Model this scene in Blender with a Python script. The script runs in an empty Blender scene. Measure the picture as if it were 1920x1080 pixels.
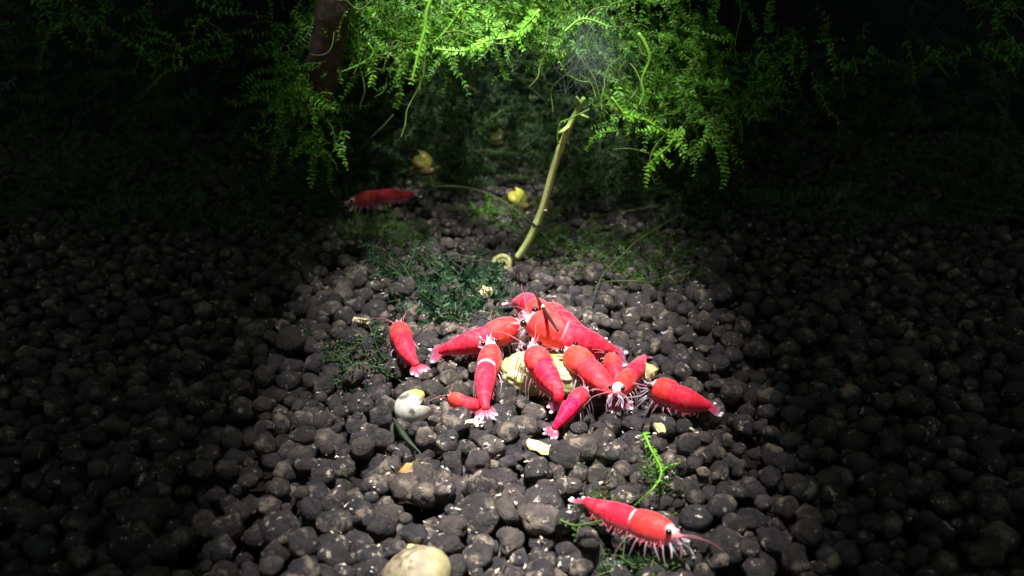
import bpy, bmesh, math, random
import numpy as np
from mathutils import Vector, Matrix, noise, Quaternion
random.seed(7); np.random.seed(7)
PI = math.pi
scene = bpy.context.scene
COL = scene.collection
scene.unit_settings.scale_length = 0.01          # one unit is one centimetre

# ------------------------------------------------------------------ camera, world, lamp, exposure
CAM_H, PITCH, FPX = 6.35, math.radians(19.93), 1600.0
camd = bpy.data.cameras.new('camera'); cam = bpy.data.objects.new('camera', camd); COL.objects.link(cam)
cam.location = (0, 0, CAM_H); cam.rotation_euler = (PI/2 - PITCH, 0, 0)
camd.lens = 30; camd.sensor_width = 36; camd.clip_start = 0.1; camd.clip_end = 500
camd.dof.use_dof = True; camd.dof.focus_distance = 13.6; camd.dof.aperture_fstop = 0.4
scene.camera = cam

w = bpy.data.worlds.new('World'); scene.world = w; w.use_nodes = True
bg = w.node_tree.nodes['Background']
bg.inputs[0].default_value = (0.80, 1.0, 0.90, 1); bg.inputs[1].default_value = 0.125

def spot(name, loc, aim, power, angle, blend, radius, sx, color):
    d = bpy.data.lights.new(name, 'SPOT'); o = bpy.data.objects.new(name, d); COL.objects.link(o)
    d.energy = power; d.spot_size = math.radians(angle); d.spot_blend = blend; d.shadow_soft_size = radius; d.color = color
    o.location = loc
    o.rotation_euler = (Vector(aim) - Vector(loc)).to_track_quat('-Z', 'Y').to_euler()
    o.scale = (sx, 1, 1)
    return o
lamp = spot('aquarium_lamp_light', (0, 5.0, 39.0), (0, 20.5, 2.0), 245000, 54, 0.12, 2.0, 0.150, (1.0, 0.985, 0.97))  # beam squeezed sideways on purpose, so the sides of the tank fall dark
scene.view_settings.view_transform = 'Standard'; scene.view_settings.look = 'None'
scene.view_settings.exposure = 0; scene.view_settings.gamma = 1
scene.cycles.max_bounces = 6; scene.cycles.diffuse_bounces = 3; scene.cycles.transmission_bounces = 4
scene.cycles.transparent_max_bounces = 8; scene.cycles.use_denoising = True

# ------------------------------------------------------------------ helpers
FWD = Vector((0, math.cos(PITCH), -math.sin(PITCH))); UPV = Vector((0, math.sin(PITCH), math.cos(PITCH)))
CAMP = Vector((0, 0, CAM_H))
def ray(px, py): return FWD + Vector((1, 0, 0)) * ((px - 960) / FPX) + UPV * ((540 - py) / FPX)
def P(px, py, z=0.0):                    # the point at height z seen at a pixel
    d = ray(px, py); return CAMP + d * ((z - CAM_H) / d.z)
def PD(px, py, y):                       # the point at distance y seen at a pixel
    d = ray(px, py); return CAMP + d * (y / d.y)
def V(*a): return Vector(a)
def lerp(a, b, t): return a + (b - a) * t
def smooth(e0, e1, x):
    t = max(0, min(1, (x - e0) / (e1 - e0))); return t * t * (3 - 2 * t)
def interp(x, xs, ys): return float(np.interp(x, xs, ys))
def mixc(a, b, t): return tuple(a[i] + (b[i] - a[i]) * t for i in range(3))

def spline(pts, n):                      # Catmull-Rom through pts, n samples
    pts = [Vector(p) for p in pts]
    if len(pts) == 2: return [pts[0].lerp(pts[1], i / (n - 1)) for i in range(n)]
    q = [pts[0] * 2 - pts[1]] + pts + [pts[-1] * 2 - pts[-2]]
    dense = []
    for k in range(1, len(q) - 2):
        a, b, c, d = q[k-1], q[k], q[k+1], q[k+2]
        for j in range(16):
            t = j / 16
            dense.append(0.5 * ((2*b) + (c - a)*t + (2*a - 5*b + 4*c - d)*t*t + (3*b - a - 3*c + d)*t**3))
    dense.append(pts[-1])
    L = [0.0]
    for i in range(1, len(dense)): L.append(L[-1] + (dense[i] - dense[i-1]).length)
    out = []; j = 0
    for i in range(n):
        s = L[-1] * i / (n - 1)
        while j < len(L) - 2 and L[j+1] < s: j += 1
        f = (s - L[j]) / max(1e-9, L[j+1] - L[j]); out.append(dense[j].lerp(dense[j+1], min(1, f)))
    return out

class MB:
    def __init__(s): s.v = []; s.f = []; s.c = []; s.m = []; s.has = False
    def vert(s, p, c=(1, 1, 1)): s.v.append(tuple(p)); s.c.append(c); return len(s.v) - 1
    def face(s, idx, m=0): s.f.append(idx); s.m.append(m)
    def tube(s, pts, rad, n=6, c=(1, 1, 1), m=0, cap=True, ecc=None):
        k = len(pts); T = []
        for i in range(k):
            t = pts[min(k-1, i+1)] - pts[max(0, i-1)]; T.append(t.normalized() if t.length > 1e-9 else V(0, 0, 1))
        ref = V(0, 0, 1) if abs(T[0].z) < 0.9 else V(1, 0, 0)
        N = (ref - T[0] * ref.dot(T[0])).normalized(); rings = []
        for i in range(k):
            N = (N - T[i] * N.dot(T[i])); N = N.normalized() if N.length > 1e-6 else T[i].orthogonal().normalized()
            B = T[i].cross(N); r = rad[i] if isinstance(rad, (list, tuple)) else rad
            cc = c[i] if isinstance(c, list) else c
            rings.append([s.vert(pts[i] + (N * math.cos(2*PI*j/n) + B * math.sin(2*PI*j/n) * (ecc or 1)) * r, cc) for j in range(n)])
        for i in range(k - 1):
            for j in range(n):
                s.face((rings[i][j], rings[i][(j+1) % n], rings[i+1][(j+1) % n], rings[i+1][j]), m)
        if cap: s.face(tuple(reversed(rings[0])), m); s.face(tuple(rings[-1]), m)
    def blade(s, a, b, side, wid, c0=(1,1,1), c1=(1,1,1), c2=None, nrm=None, n=6, thick=0.0, wide_at=0.6):   # rounded paddle from a to b
        d = b - a; nrm = nrm or d.cross(side).normalized(); c2 = c2 or c1
        rows = []
        for i in range(n + 1):
            t = i / n
            ww = wid * (math.sin(PI * min(1, (0.12 + 0.88 * t) ** (math.log(0.5) / math.log(wide_at)))) ** 0.7) if t < 1 else wid * 0.12
            cc = mixc(c0, c1, t / 0.68) if t < 0.68 else mixc(c1, c2, min(1, (t - 0.68) / 0.12))
            p = a + d * t
            rows.append([s.vert(p - side * ww - nrm * thick * .5, cc), s.vert(p + nrm * (thick + wid * .12), cc), s.vert(p + side * ww - nrm * thick * .5, cc)])
        for i in range(n):
            for j in range(2): s.face((rows[i][j], rows[i][j+1], rows[i+1][j+1], rows[i+1][j]))
    def ball(s, c, r, col=(1,1,1), nu=10, nv=7, sc=(1,1,1)):
        rows = []
        for i in range(nv + 1):
            th = PI * i / nv
            rows.append([s.vert(c + V(math.sin(th)*math.cos(2*PI*j/nu)*sc[0], math.sin(th)*math.sin(2*PI*j/nu)*sc[1], math.cos(th)*sc[2]) * r, col) for j in range(nu)])
        for i in range(nv):
            for j in range(nu): s.face((rows[i][j], rows[i+1][j], rows[i+1][(j+1) % nu], rows[i][(j+1) % nu]))
    def build(s, name, mats, parent=None, origin=None, smooth_=True):
        me = bpy.data.meshes.new(name); o = origin or (V(0,0,0) if parent is None else parent['_o'] if False else V(0,0,0))
        if parent is not None: o = ORG[parent.name]
        v = np.array(s.v, dtype=np.float64) - np.array(o)
        me.from_pydata(v.tolist(), [], s.f)
        mats = mats if isinstance(mats, (list, tuple)) else [mats]
        for m in mats: me.materials.append(m)
        if len(mats) > 1: me.polygons.foreach_set('material_index', s.m)
        me.polygons.foreach_set('use_smooth', [smooth_] * len(s.f))
        ca = me.color_attributes.new('Col', 'FLOAT_COLOR', 'POINT')
        ca.data.foreach_set('color', np.concatenate([np.array(s.c, dtype=np.float32), np.ones((len(s.c), 1), np.float32)], 1).ravel())
        me.update(); me.validate()
        ob = bpy.data.objects.new(name, me); COL.objects.link(ob)
        ORG[ob.name] = Vector(o)
        if parent is not None: ob.parent = parent
        else: ob.location = o
        return ob
ORG = {}
def tag(o, label=None, cat=None, group=None, kind=None):
    if label: o['label'] = label
    if cat: o['category'] = cat
    if group: o['group'] = group
    if kind: o['kind'] = kind
    return o
def thing(name, loc, label, cat, group=None):
    o = bpy.data.objects.new(name, None); COL.objects.link(o); o.location = loc; o.empty_display_size = 0.2
    ORG[o.name] = Vector(loc); return tag(o, label, cat, group)

# ------------------------------------------------------------------ materials
def newmat(name):
    m = bpy.data.materials.new(name); m.use_nodes = True; nt = m.node_tree
    return m, nt, nt.nodes, nt.links, nt.nodes['Principled BSDF']
def nd(nt, t, **k):
    n = nt.nodes.new(t)
    for a, b in k.items(): setattr(n, a, b)
    return n
def ramp(nt, stops):
    r = nt.nodes.new('ShaderNodeValToRGB'); e = r.color_ramp.elements
    while len(e) < len(stops): e.new(0.5)
    for i, (p, c) in enumerate(stops): e[i].position = p; e[i].color = (*c, 1) if len(c) == 3 else c
    return r
def mixn(nt, a, b, f, blend='MIX'):
    m = nt.nodes.new('ShaderNodeMix'); m.data_type = 'RGBA'; m.blend_type = blend
    for sock, val in ((m.inputs[6], a), (m.inputs[7], b), (m.inputs[0], f)):
        if isinstance(val, bpy.types.NodeSocket): nt.links.new(val, sock)
        elif isinstance(val, (int, float)): sock.default_value = val
        else: sock.default_value = (*val, 1)
    return m.outputs[2]
def noisen(nt, vec, scale, detail=3, rough=.55):
    n = nt.nodes.new('ShaderNodeTexNoise'); n.inputs['Scale'].default_value = scale; n.inputs['Detail'].default_value = detail
    n.inputs['Roughness'].default_value = rough
    if vec is not None: nt.links.new(vec, n.inputs['Vector'])
    return n.outputs['Fac']

def mat_granule():
    m, nt, N, L, b = newmat('baked_soil')
    tc = nd(nt, 'ShaderNodeTexCoord'); oi = nd(nt, 'ShaderNodeObjectInfo'); ge = nd(nt, 'ShaderNodeNewGeometry')
    add = nd(nt, 'ShaderNodeMath', operation='ADD'); L.new(oi.outputs['Random'], add.inputs[0]); L.new(ge.outputs['Random Per Island'], add.inputs[1])
    fr = nd(nt, 'ShaderNodeMath', operation='FRACT'); L.new(add.outputs[0], fr.inputs[0])
    mul = nd(nt, 'ShaderNodeMath', operation='MULTIPLY'); L.new(fr.outputs[0], mul.inputs[0]); mul.inputs[1].default_value = 90
    off = nd(nt, 'ShaderNodeVectorMath', operation='ADD'); L.new(ge.outputs['Position'], off.inputs[0]); L.new(mul.outputs[0], off.inputs[1])
    vec = off.outputs[0]
    base = ramp(nt, [(0, (.034, .029, .030)), (.35, (.053, .045, .046)), (.6, (.045, .041, .048)), (.85, (.074, .059, .054)), (1, (.118, .097, .090))])
    L.new(fr.outputs[0], base.inputs[0])
    g = ramp(nt, [(.33, (.40, .40, .40)), (.68, (1.5, 1.46, 1.42))]); L.new(noisen(nt, vec, 7, 5, .7), g.inputs[0])
    c = mixn(nt, base.outputs[0], g.outputs[0], 1.0, 'MULTIPLY')
    # pale mineral crust in blotches, and a few ochre ones
    sp = ramp(nt, [(.545, (0, 0, 0)), (.65, (1, 1, 1))]); L.new(noisen(nt, vec, 2.4, 7, .72), sp.inputs[0])
    c = mixn(nt, c, (.30, .235, .18), sp.outputs[0])
    sp2 = ramp(nt, [(.61, (0, 0, 0)), (.655, (1, 1, 1))]); L.new(noisen(nt, vec, 6.0, 6, .7), sp2.inputs[0])
    c = mixn(nt, c, (.60, .50, .40), sp2.outputs[0])
    al = ramp(nt, [(.60, (0, 0, 0)), (.72, (.6, .6, .6))]); L.new(noisen(nt, tc.outputs['Object'] if False else ge.outputs['Position'], .55, 3, .5), al.inputs[0])
    c = mixn(nt, c, (.055, .065, .022), al.outputs[0])
    L.new(c, b.inputs['Base Color']); b.inputs['Roughness'].default_value = .45; b.inputs['Specular IOR Level'].default_value = .4
    bp = nd(nt, 'ShaderNodeBump'); bp.inputs['Strength'].default_value = 1; bp.inputs['Distance'].default_value = .06
    L.new(noisen(nt, vec, 17, 6, .72), bp.inputs['Height']); L.new(bp.outputs[0], b.inputs['Normal'])
    return m
def mat_plain(name, col, rough=.6, spec=.3, nscale=6, amount=.35, bump=.0, sss=0):
    m, nt, N, L, b = newmat(name); ge = nd(nt, 'ShaderNodeNewGeometry')
    f = noisen(nt, ge.outputs['Position'], nscale, 5, .6)
    r = ramp(nt, [(.28, tuple(x * (1 - amount) for x in col)), (.72, tuple(min(1, x * (1 + amount)) for x in col))]); L.new(f, r.inputs[0])
    L.new(r.outputs[0], b.inputs['Base Color']); b.inputs['Roughness'].default_value = rough; b.inputs['Specular IOR Level'].default_value = spec
    if sss: b.inputs['Subsurface Weight'].default_value = sss; b.inputs['Subsurface Scale'].default_value = .15
    if bump:
        bp = nd(nt, 'ShaderNodeBump'); bp.inputs['Strength'].default_value = bump; bp.inputs['Distance'].default_value = .05
        L.new(f, bp.inputs['Height']); L.new(bp.outputs[0], b.inputs['Normal'])
    return m
def mat_vcol(name, rough=.5, spec=.3, nscale=9, amount=.3, sss=0, transl=0, alpha=1, bump=0, speck=0):
    m, nt, N, L, b = newmat(name); ge = nd(nt, 'ShaderNodeNewGeometry')
    at = nd(nt, 'ShaderNodeVertexColor'); at.layer_name = 'Col'
    r = ramp(nt, [(.3, (1 - amount,) * 3), (.7, (1 + amount * .4,) * 3)]); f = noisen(nt, ge.outputs['Position'], nscale, 4, .6); L.new(f, r.inputs[0])
    c = mixn(nt, at.outputs[0], r.outputs[0], 1.0, 'MULTIPLY')
    if speck:
        sk = ramp(nt, [(.60, (0, 0, 0)), (.72, (1, 1, 1))]); L.new(noisen(nt, ge.outputs['Position'], 11, 5, .75), sk.inputs[0])
        c = mixn(nt, c, (.40, .008, .03), sk.outputs[0])
        sk = ramp(nt, [(.50, (0, 0, 0)), (.74, (.5, .5, .5))]); L.new(noisen(nt, ge.outputs['Position'], 6.3, 6, .8), sk.inputs[0])
        c = mixn(nt, c, (.93, .27, .29), sk.outputs[0])
        lw_ = nd(nt, 'ShaderNodeLayerWeight'); lw_.inputs[0].default_value = .28; rr = ramp(nt, [(.45, (0, 0, 0)), (.95, (.6, .6, .6))]); L.new(lw_.outputs['Facing'], rr.inputs[0])
        c = mixn(nt, c, (.90, .34, .42), rr.outputs[0])
    L.new(c, b.inputs['Base Color']); b.inputs['Roughness'].default_value = rough; b.inputs['Specular IOR Level'].default_value = spec
    if sss:
        b.inputs['Subsurface Weight'].default_value = sss; b.inputs['Subsurface Radius'].default_value = (1, .25, .2); b.inputs['Subsurface Scale'].default_value = .12
    if bump:
        bp = nd(nt, 'ShaderNodeBump'); bp.inputs['Strength'].default_value = bump; bp.inputs['Distance'].default_value = .03
        L.new(f, bp.inputs['Height']); L.new(bp.outputs[0], b.inputs['Normal'])
    out = N['Material Output']; sh = b.outputs[0]
    if transl:
        t = nd(nt, 'ShaderNodeBsdfTranslucent'); L.new(c, t.inputs[0]); mx = nd(nt, 'ShaderNodeMixShader'); mx.inputs[0].default_value = transl
        L.new(sh, mx.inputs[1]); L.new(t.outputs[0], mx.inputs[2]); sh = mx.outputs[0]
    if alpha < 1:
        t = nd(nt, 'ShaderNodeBsdfTransparent'); mx = nd(nt, 'ShaderNodeMixShader'); mx.inputs[0].default_value = alpha
        L.new(t.outputs[0], mx.inputs[1]); L.new(sh, mx.inputs[2]); sh = mx.outputs[0]
    if sh is not b.outputs[0]: L.new(sh, out.inputs[0])
    return m
def mat_leaf(name, dark, mid, light, transl=.42):
    m, nt, N, L, b = newmat(name); ge = nd(nt, 'ShaderNodeNewGeometry')
    a = nd(nt, 'ShaderNodeMath', operation='MULTIPLY_ADD'); L.new(ge.outputs['Random Per Island'], a.inputs[0]); a.inputs[1].default_value = .45
    L.new(noisen(nt, ge.outputs['Position'], .9, 2, .5), a.inputs[2])
    r = ramp(nt, [(.35, dark), (.62, mid), (.98, light)]); L.new(a.outputs[0], r.inputs[0])
    L.new(r.outputs[0], b.inputs['Base Color']); b.inputs['Roughness'].default_value = .45; b.inputs['Specular IOR Level'].default_value = .3
    t = nd(nt, 'ShaderNodeBsdfTranslucent'); L.new(r.outputs[0], t.inputs[0]); mx = nd(nt, 'ShaderNodeMixShader'); mx.inputs[0].default_value = transl
    L.new(b.outputs[0], mx.inputs[1]); L.new(t.outputs[0], mx.inputs[2]); L.new(mx.outputs[0], N['Material Output'].inputs[0])
    return m
M = dict(
    soil=mat_granule(),
    silt=mat_plain('dark_silt', (.02, .016, .014), .9, .1),
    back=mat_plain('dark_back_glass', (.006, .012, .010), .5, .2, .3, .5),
    body=mat_vcol('shrimp_shell', .55, .18, 20, .14, sss=.3, bump=.25, speck=1),
    limb=mat_vcol('shrimp_limb', .35, .4, 10, .15, transl=.35, alpha=.6),
    fan=mat_vcol('shrimp_fan', .3, .45, 12, .15, transl=.3, alpha=.58),
    tip=mat_vcol('white_tip', .5, .3, 12, .1),
    eye=mat_plain('black_eye', (.006, .005, .007), .15, .6),
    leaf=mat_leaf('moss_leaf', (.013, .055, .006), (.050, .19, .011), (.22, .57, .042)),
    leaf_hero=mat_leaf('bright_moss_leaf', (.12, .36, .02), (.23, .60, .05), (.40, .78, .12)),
    leaf_dim=mat_leaf('shaded_moss_leaf', (.010, .032, .012), (.019, .058, .020), (.045, .11, .03), .3),  # moss green darkened, with the shade of the rear put into the colour
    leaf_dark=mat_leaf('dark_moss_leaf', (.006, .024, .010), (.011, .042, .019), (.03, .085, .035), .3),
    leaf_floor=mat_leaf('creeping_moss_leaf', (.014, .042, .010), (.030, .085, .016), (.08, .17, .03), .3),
    stem=mat_plain('moss_stem', (.10, .17, .03), .6, .3, 3, .4),
    stem_b=mat_plain('bright_moss_stem', (.20, .46, .05), .5, .3, 3, .3),
    stem_d=mat_plain('dull_runner', (.10, .125, .04), .6, .3, 3, .4),
    stalk=mat_vcol('pale_stalk', .55, .3, 9, .12, sss=.1, bump=.12),
    wood=mat_plain('driftwood', (.075, .055, .05), .85, .15, 3.5, .6, .7),
    yshell=mat_vcol('yellow_shell', .35, .4, 7, .35, sss=.1, bump=.1),
    shell=mat_vcol('chalky_shell', .6, .3, 8, .28, bump=.2),
    food=mat_vcol('soft_vegetable', .6, .3, 9, .38, sss=.2, bump=.5),
    dark=mat_plain('dark_twig', (.022, .016, .014), .6, .3, 9, .4),
)

# ------------------------------------------------------------------ setting: substrate and rear of the tank
def blank(name, verts, faces, mat, kind=None):
    me = bpy.data.meshes.new(name); me.from_pydata(verts, [], faces); me.materials.append(mat)
    o = bpy.data.objects.new(name, me); COL.objects.link(o); ORG[o.name] = V(0, 0, 0)
    if kind: o['kind'] = kind
    return o
ground = blank('ground', [(-90, -30, -.42), (90, -30, -.42), (90, 42, -.42), (-90, 42, -.42)], [(0, 1, 2, 3)], M['silt'], 'structure')
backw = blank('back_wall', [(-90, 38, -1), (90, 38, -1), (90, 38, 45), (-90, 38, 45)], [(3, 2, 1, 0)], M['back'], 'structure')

def granule_mesh(seed, sub):
    bm = bmesh.new(); bmesh.ops.create_icosphere(bm, subdivisions=sub, radius=1)
    rnd = random.Random(seed); o = V(rnd.uniform(-50, 50), rnd.uniform(-50, 50), rnd.uniform(-50, 50))
    el = (1, rnd.uniform(.78, 1.0), rnd.uniform(.68, .9))
    for v in bm.verts:
        n = v.co.normalized()
        k = 1 + .26 * noise.noise(n * 1.05 + o) + .20 * noise.noise(n * 2.2 + o) + (.10 * noise.noise(n * 5.5 + o) if sub > 1 else 0) + (.05 * noise.noise(n * 12 + o) if sub > 2 else 0)
        v.co = V(n.x * el[0], n.y * el[1], n.z * el[2]) * k
    return bm
NV = 16
hi = []
for k in range(NV):
    bm = granule_mesh(k, 3); me = bpy.data.meshes.new('soil_granule'); bm.to_mesh(me); bm.free(); me.materials.append(M['soil'])
    me.polygons.foreach_set('use_smooth', [True] * len(me.polygons)); hi.append(me)
def arrays(sub):
    out = []
    for k in range(NV):
        bm = granule_mesh(k, sub); bm.verts.ensure_lookup_table()
        out.append((np.array([v.co[:] for v in bm.verts]), np.array([[v.index for v in f.verts] for f in bm.faces]))); bm.free()
    return out
mid_a, low_a = arrays(2), arrays(1)

# granules dropped one after another; each comes to rest on those already there
CELL = .55; grid = {}; gran = []
def terrain(x, y): return -.30 + .10 * noise.noise(V(x * .28, y * .28, 3)) + .05 * noise.noise(V(x * .8, y * .8, 9)) + .0015 * max(0, y - 14)
rg = random.Random(11)
def drop(x, y, r):
    z = terrain(x, y) - .12 * rg.random(); cx, cy = int(math.floor(x / CELL)), int(math.floor(y / CELL))
    for i in (-1, 0, 1):
        for j in (-1, 0, 1):
            for g in grid.get((cx + i, cy + j), ()):
                d2 = (g[0] - x) ** 2 + (g[1] - y) ** 2; R = (g[3] + r) * .80
                if d2 < R * R: z = max(z, g[2] + math.sqrt(R * R - d2) * .82)
    if z > terrain(x, y) + .34: return
    g = (x, y, z, r); gran.append(g); grid.setdefault((cx, cy), []).append(g)
tries = 0
while tries < 46000:
    tries += 1
    y = rg.uniform(4.5, 37); hw = min(33, 3.0 + y * .72)
    x = rg.uniform(-hw, hw)
    if rg.random() > hw / 29.6 + .12: continue
    r = rg.choice([.09, .13, .15, .17, .18, .19, .20, .24]) * rg.uniform(.85, 1.15)
    drop(x, y, r)
t2 = 0
while t2 < 16000:                        # finer grains that settle into the gaps
    t2 += 1; y = rg.uniform(5, 24); x = rg.uniform(-.62, .62) * y; n0 = len(gran); r = rg.uniform(.09, .15); drop(x, y, r)
    if len(gran) > n0 and gran[-1][2] > terrain(x, y) + .10:
        g = gran.pop(); grid[(int(math.floor(x / CELL)), int(math.floor(y / CELL)))].pop()
# which show largest: a coarse depth buffer of discs
GW, GH = 640, 360; zb = np.full((GH, GW), 1e9); ib = np.full((GH, GW), -1, int)
for i, (x, y, z, r) in enumerate(gran):
    q = V(x, y, z) - CAMP; Z = q.dot(FWD)
    if Z < 1: continue
    u = 320 + q.x / Z * FPX / 3; v_ = 180 - q.dot(UPV) / Z * FPX / 3; rr = r / Z * FPX / 3
    x0, x1, y0, y1 = int(max(0, u - rr)), int(min(GW - 1, u + rr)) + 1, int(max(0, v_ - rr)), int(min(GH - 1, v_ + rr)) + 1
    if x0 >= x1 or y0 >= y1: continue
    yy, xx = np.mgrid[y0:y1, x0:x1]; inside = ((xx - u) ** 2 + (yy - v_) ** 2 < rr * rr) & (zb[y0:y1, x0:x1] > Z)
    zb[y0:y1, x0:x1][inside] = Z; ib[y0:y1, x0:x1][inside] = i
cnt = np.bincount(ib[:, 216:424][ib[:, 216:424] >= 0].ravel(), minlength=len(gran))
top = set(np.argsort(-cnt)[:298].tolist())
vs, fs, nb = [], [], 0
for i, (x, y, z, r) in enumerate(gran):
    k = rg.randrange(NV); q = Quaternion(V(rg.gauss(0, 1), rg.gauss(0, 1), rg.gauss(0, 1)).normalized(), rg.uniform(0, 6.28))
    rot = Quaternion(V(0, 0, 1), rg.uniform(0, 6.28)) @ Quaternion(V(1, 0, 0), rg.gauss(0, .35)) if rg.random() < .6 else q
    sc = r * 1.06 * (1 + .28 * (rg.random() < .14))
    if i in top:
        o = bpy.data.objects.new('soil_granule', hi[k]); COL.objects.link(o); o.parent = ground
        o.location = (x, y, z); o.rotation_mode = 'QUATERNION'; o.rotation_quaternion = rot; o.scale = (sc,) * 3
    else:
        va, fa = (mid_a if (abs(x) < y * .24 + .6 and y < 27) else low_a)[k]
        R = np.array(rot.to_matrix()); vs.append(va @ R.T * sc + np.array([x, y, z])); fs.append(fa + nb); nb += len(va)
vv, ff = np.concatenate(vs), np.concatenate(fs)
me = bpy.data.meshes.new('soil_granules'); me.vertices.add(len(vv)); me.vertices.foreach_set('co', vv.ravel())
me.loops.add(len(ff) * 3); me.loops.foreach_set('vertex_index', ff.ravel().astype(np.int32))
me.polygons.add(len(ff)); me.polygons.foreach_set('loop_start', np.arange(0, len(ff) * 3, 3, dtype=np.int32))
me.update(calc_edges=True); me.polygons.foreach_set('use_smooth', [True] * len(ff)); me.materials.append(M['soil'])
o = bpy.data.objects.new('soil_granules', me); COL.objects.link(o); o.parent = ground; o['kind'] = 'stuff'
print('granules', len(gran), 'tris', len(ff))

def floor_z(x, y):                       # top of the granules near a point
    cx, cy = int(math.floor(x / CELL)), int(math.floor(y / CELL)); z = terrain(x, y)
    for i in (-1, 0, 1):
        for j in (-1, 0, 1):
            for g in grid.get((cx + i, cy + j), ()):
                d2 = (g[0] - x) ** 2 + (g[1] - y) ** 2
                if d2 < g[3] ** 2: z = max(z, g[2] + math.sqrt(g[3] ** 2 - d2))
    return z

# ------------------------------------------------------------------ moss
def strand(mb, pts, leaf=.11, gap=.05, r=.012, rnd=random, leafm=1, stemm=0, lw=.34, spread=1.0, bare=0.0, tubes=4):
    n = max(5, int(sum((pts[i+1] - pts[i]).length for i in range(len(pts) - 1)) / gap))
    sp = spline(pts, n)
    st = sp[::2] if len(sp) % 2 else sp[::2] + [sp[-1]]
    mb.tube(st, [r * (1 - .6 * i / (len(st) - 1)) for i in range(len(st))], tubes, m=stemm, cap=False)
    side = None
    for i in range(int(n * bare), n):
        T = (sp[min(n-1, i+1)] - sp[max(0, i-1)]).normalized()
        if side is None: side = T.cross(V(rnd.uniform(-.5, .5), -1, rnd.uniform(-.3, .6))).normalized()
        side = (side - T * side.dot(T)).normalized(); up = side.cross(T)
        for sg in (-1, 1):
            if rnd.random() < .12: continue
            l = leaf * rnd.uniform(.7, 1.2) * (1 - .45 * i / n)
            d = (side * sg * spread + T * rnd.uniform(.35, .9) + up * rnd.uniform(-.5, .6)).normalized()
            q = d.cross(up); q = (q if q.length > .1 else d.orthogonal()).normalized()
            nn = q.cross(d); a = sp[i]
            v0 = mb.vert(a); v1 = mb.vert(a + d * l * .45 + q * l * lw * .5 + nn * l * .06); v2 = mb.vert(a + d * l - nn * l * .1); v3 = mb.vert(a + d * l * .45 - q * l * lw * .5 + nn * l * .06)
            mb.face((v0, v1, v2), leafm); mb.face((v0, v2, v3), leafm)
def wander(rnd, p, d, length, droop=.3, wig=.35, n=5):
    pts = [p.copy()]; d = d.normalized()
    for i in range(n):
        d = (d + V(rnd.gauss(0, wig), rnd.gauss(0, wig), rnd.gauss(0, wig) - droop * .5)).normalized(); p = p + d * (length / n); pts.append(p.copy())
    return pts
rm = random.Random(5)
# the hanging mass: lower edge as it hangs across the tank
EX = [-14, -9, -5.5, -3.45, -2.9, -2.1, -1.2, -.6, .2, .9, 1.5, 2.1, 2.8, 3.5, 5, 9, 14]
EZ = [4.4, 4.9, 4.4, 4.55, 4.35, 4.3, 4.75, 5.0, 5.2, 4.9, 4.35, 3.75, 3.3, 2.9, 3.4, 4.2, 4.0]
mb = MB(); cnt_s = 0
centres = []
for i in range(170):
    x = rm.uniform(-4.4, 4.6) if i < 125 else rm.choice([-1, 1]) * rm.uniform(4, 13)
    y = rm.uniform(17.3, 22.5)
    if .3 < x < 2.4: y = rm.uniform(18.5, 22.5)
    if -.5 < x < .7: y = rm.uniform(17.3, 18.8)
    zb_ = interp(x, EX, EZ)
    centres.append(V(x, y, zb_ + .25 + abs(rm.gauss(0, 1.1)) + (y - 17.5) * .12))
for c in centres:
    central = abs(c.x) < 4.6
    for k in range(9 if central else 5):
        p = c + V(rm.gauss(0, .38), rm.gauss(0, .38), rm.gauss(0, .28))
        if p.z < interp(p.x, EX, EZ) + .05: p.z = interp(p.x, EX, EZ) + rm.uniform(.05, .5)
        d = V(rm.gauss(0, 1), rm.gauss(-.35, .7), rm.gauss(-.1, .6))
        L_ = rm.uniform(.5, 1.5)
        strand(mb, wander(rm, p, d, L_, .22, .33), leaf=rm.uniform(.10, .17), gap=.075 if central else .11, rnd=rm, r=.014, tubes=3, lw=.42)
for i in range(80):
    x = rm.uniform(-4.4, 4.6); p = V(x, rm.uniform(16.9, 18.6), interp(x, EX, EZ) + rm.uniform(.0, 1.6))
    q = spline(wander(rm, p, V(rm.gauss(0, 1), rm.gauss(-.1, .4), rm.gauss(-.2, .5)), rm.uniform(.6, 1.6), .15, .4), 14)
    mb.tube(q, [rm.uniform(.007, .014)] * 14, 4, m=0, cap=False)
for i in range(90):                      # moss growing over the lower end of the driftwood
    p = PD(rm.gauss(572, 26), rm.gauss(190, 45), rm.uniform(17.2, 18.4))
    strand(mb, wander(rm, p, V(rm.gauss(0, 1), rm.gauss(-.2, .6), rm.gauss(-.2, .6)), rm.uniform(.5, 1.4), .2, .3), leaf=.14, gap=.08, rnd=rm, r=.014, tubes=3, lw=.42)
# unseen moss canopy, added above the frame to shade the rear of the tank
for i in range(1500):
    p = V(rm.uniform(-13, 13), rm.uniform(18.9, 35), rm.uniform(7.4, 9.5))
    if -.6 < p.x < .8 and 19.4 < p.y < 21.9: continue  # gap left so lamp light gets through to the yellow snail
    strand(mb, wander(rm, p, V(rm.gauss(0, 1), rm.gauss(0, 1), rm.gauss(0, .3)), rm.uniform(1.2, 2.4), .1, .3), leaf=.34, gap=.12, rnd=rm, lw=.7, tubes=3)
tag(mb.build('hanging_moss', [M['stem'], M['leaf']]), 'bright green feathery moss hanging in a thick mass across the top', 'moss', kind='stuff')
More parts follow.
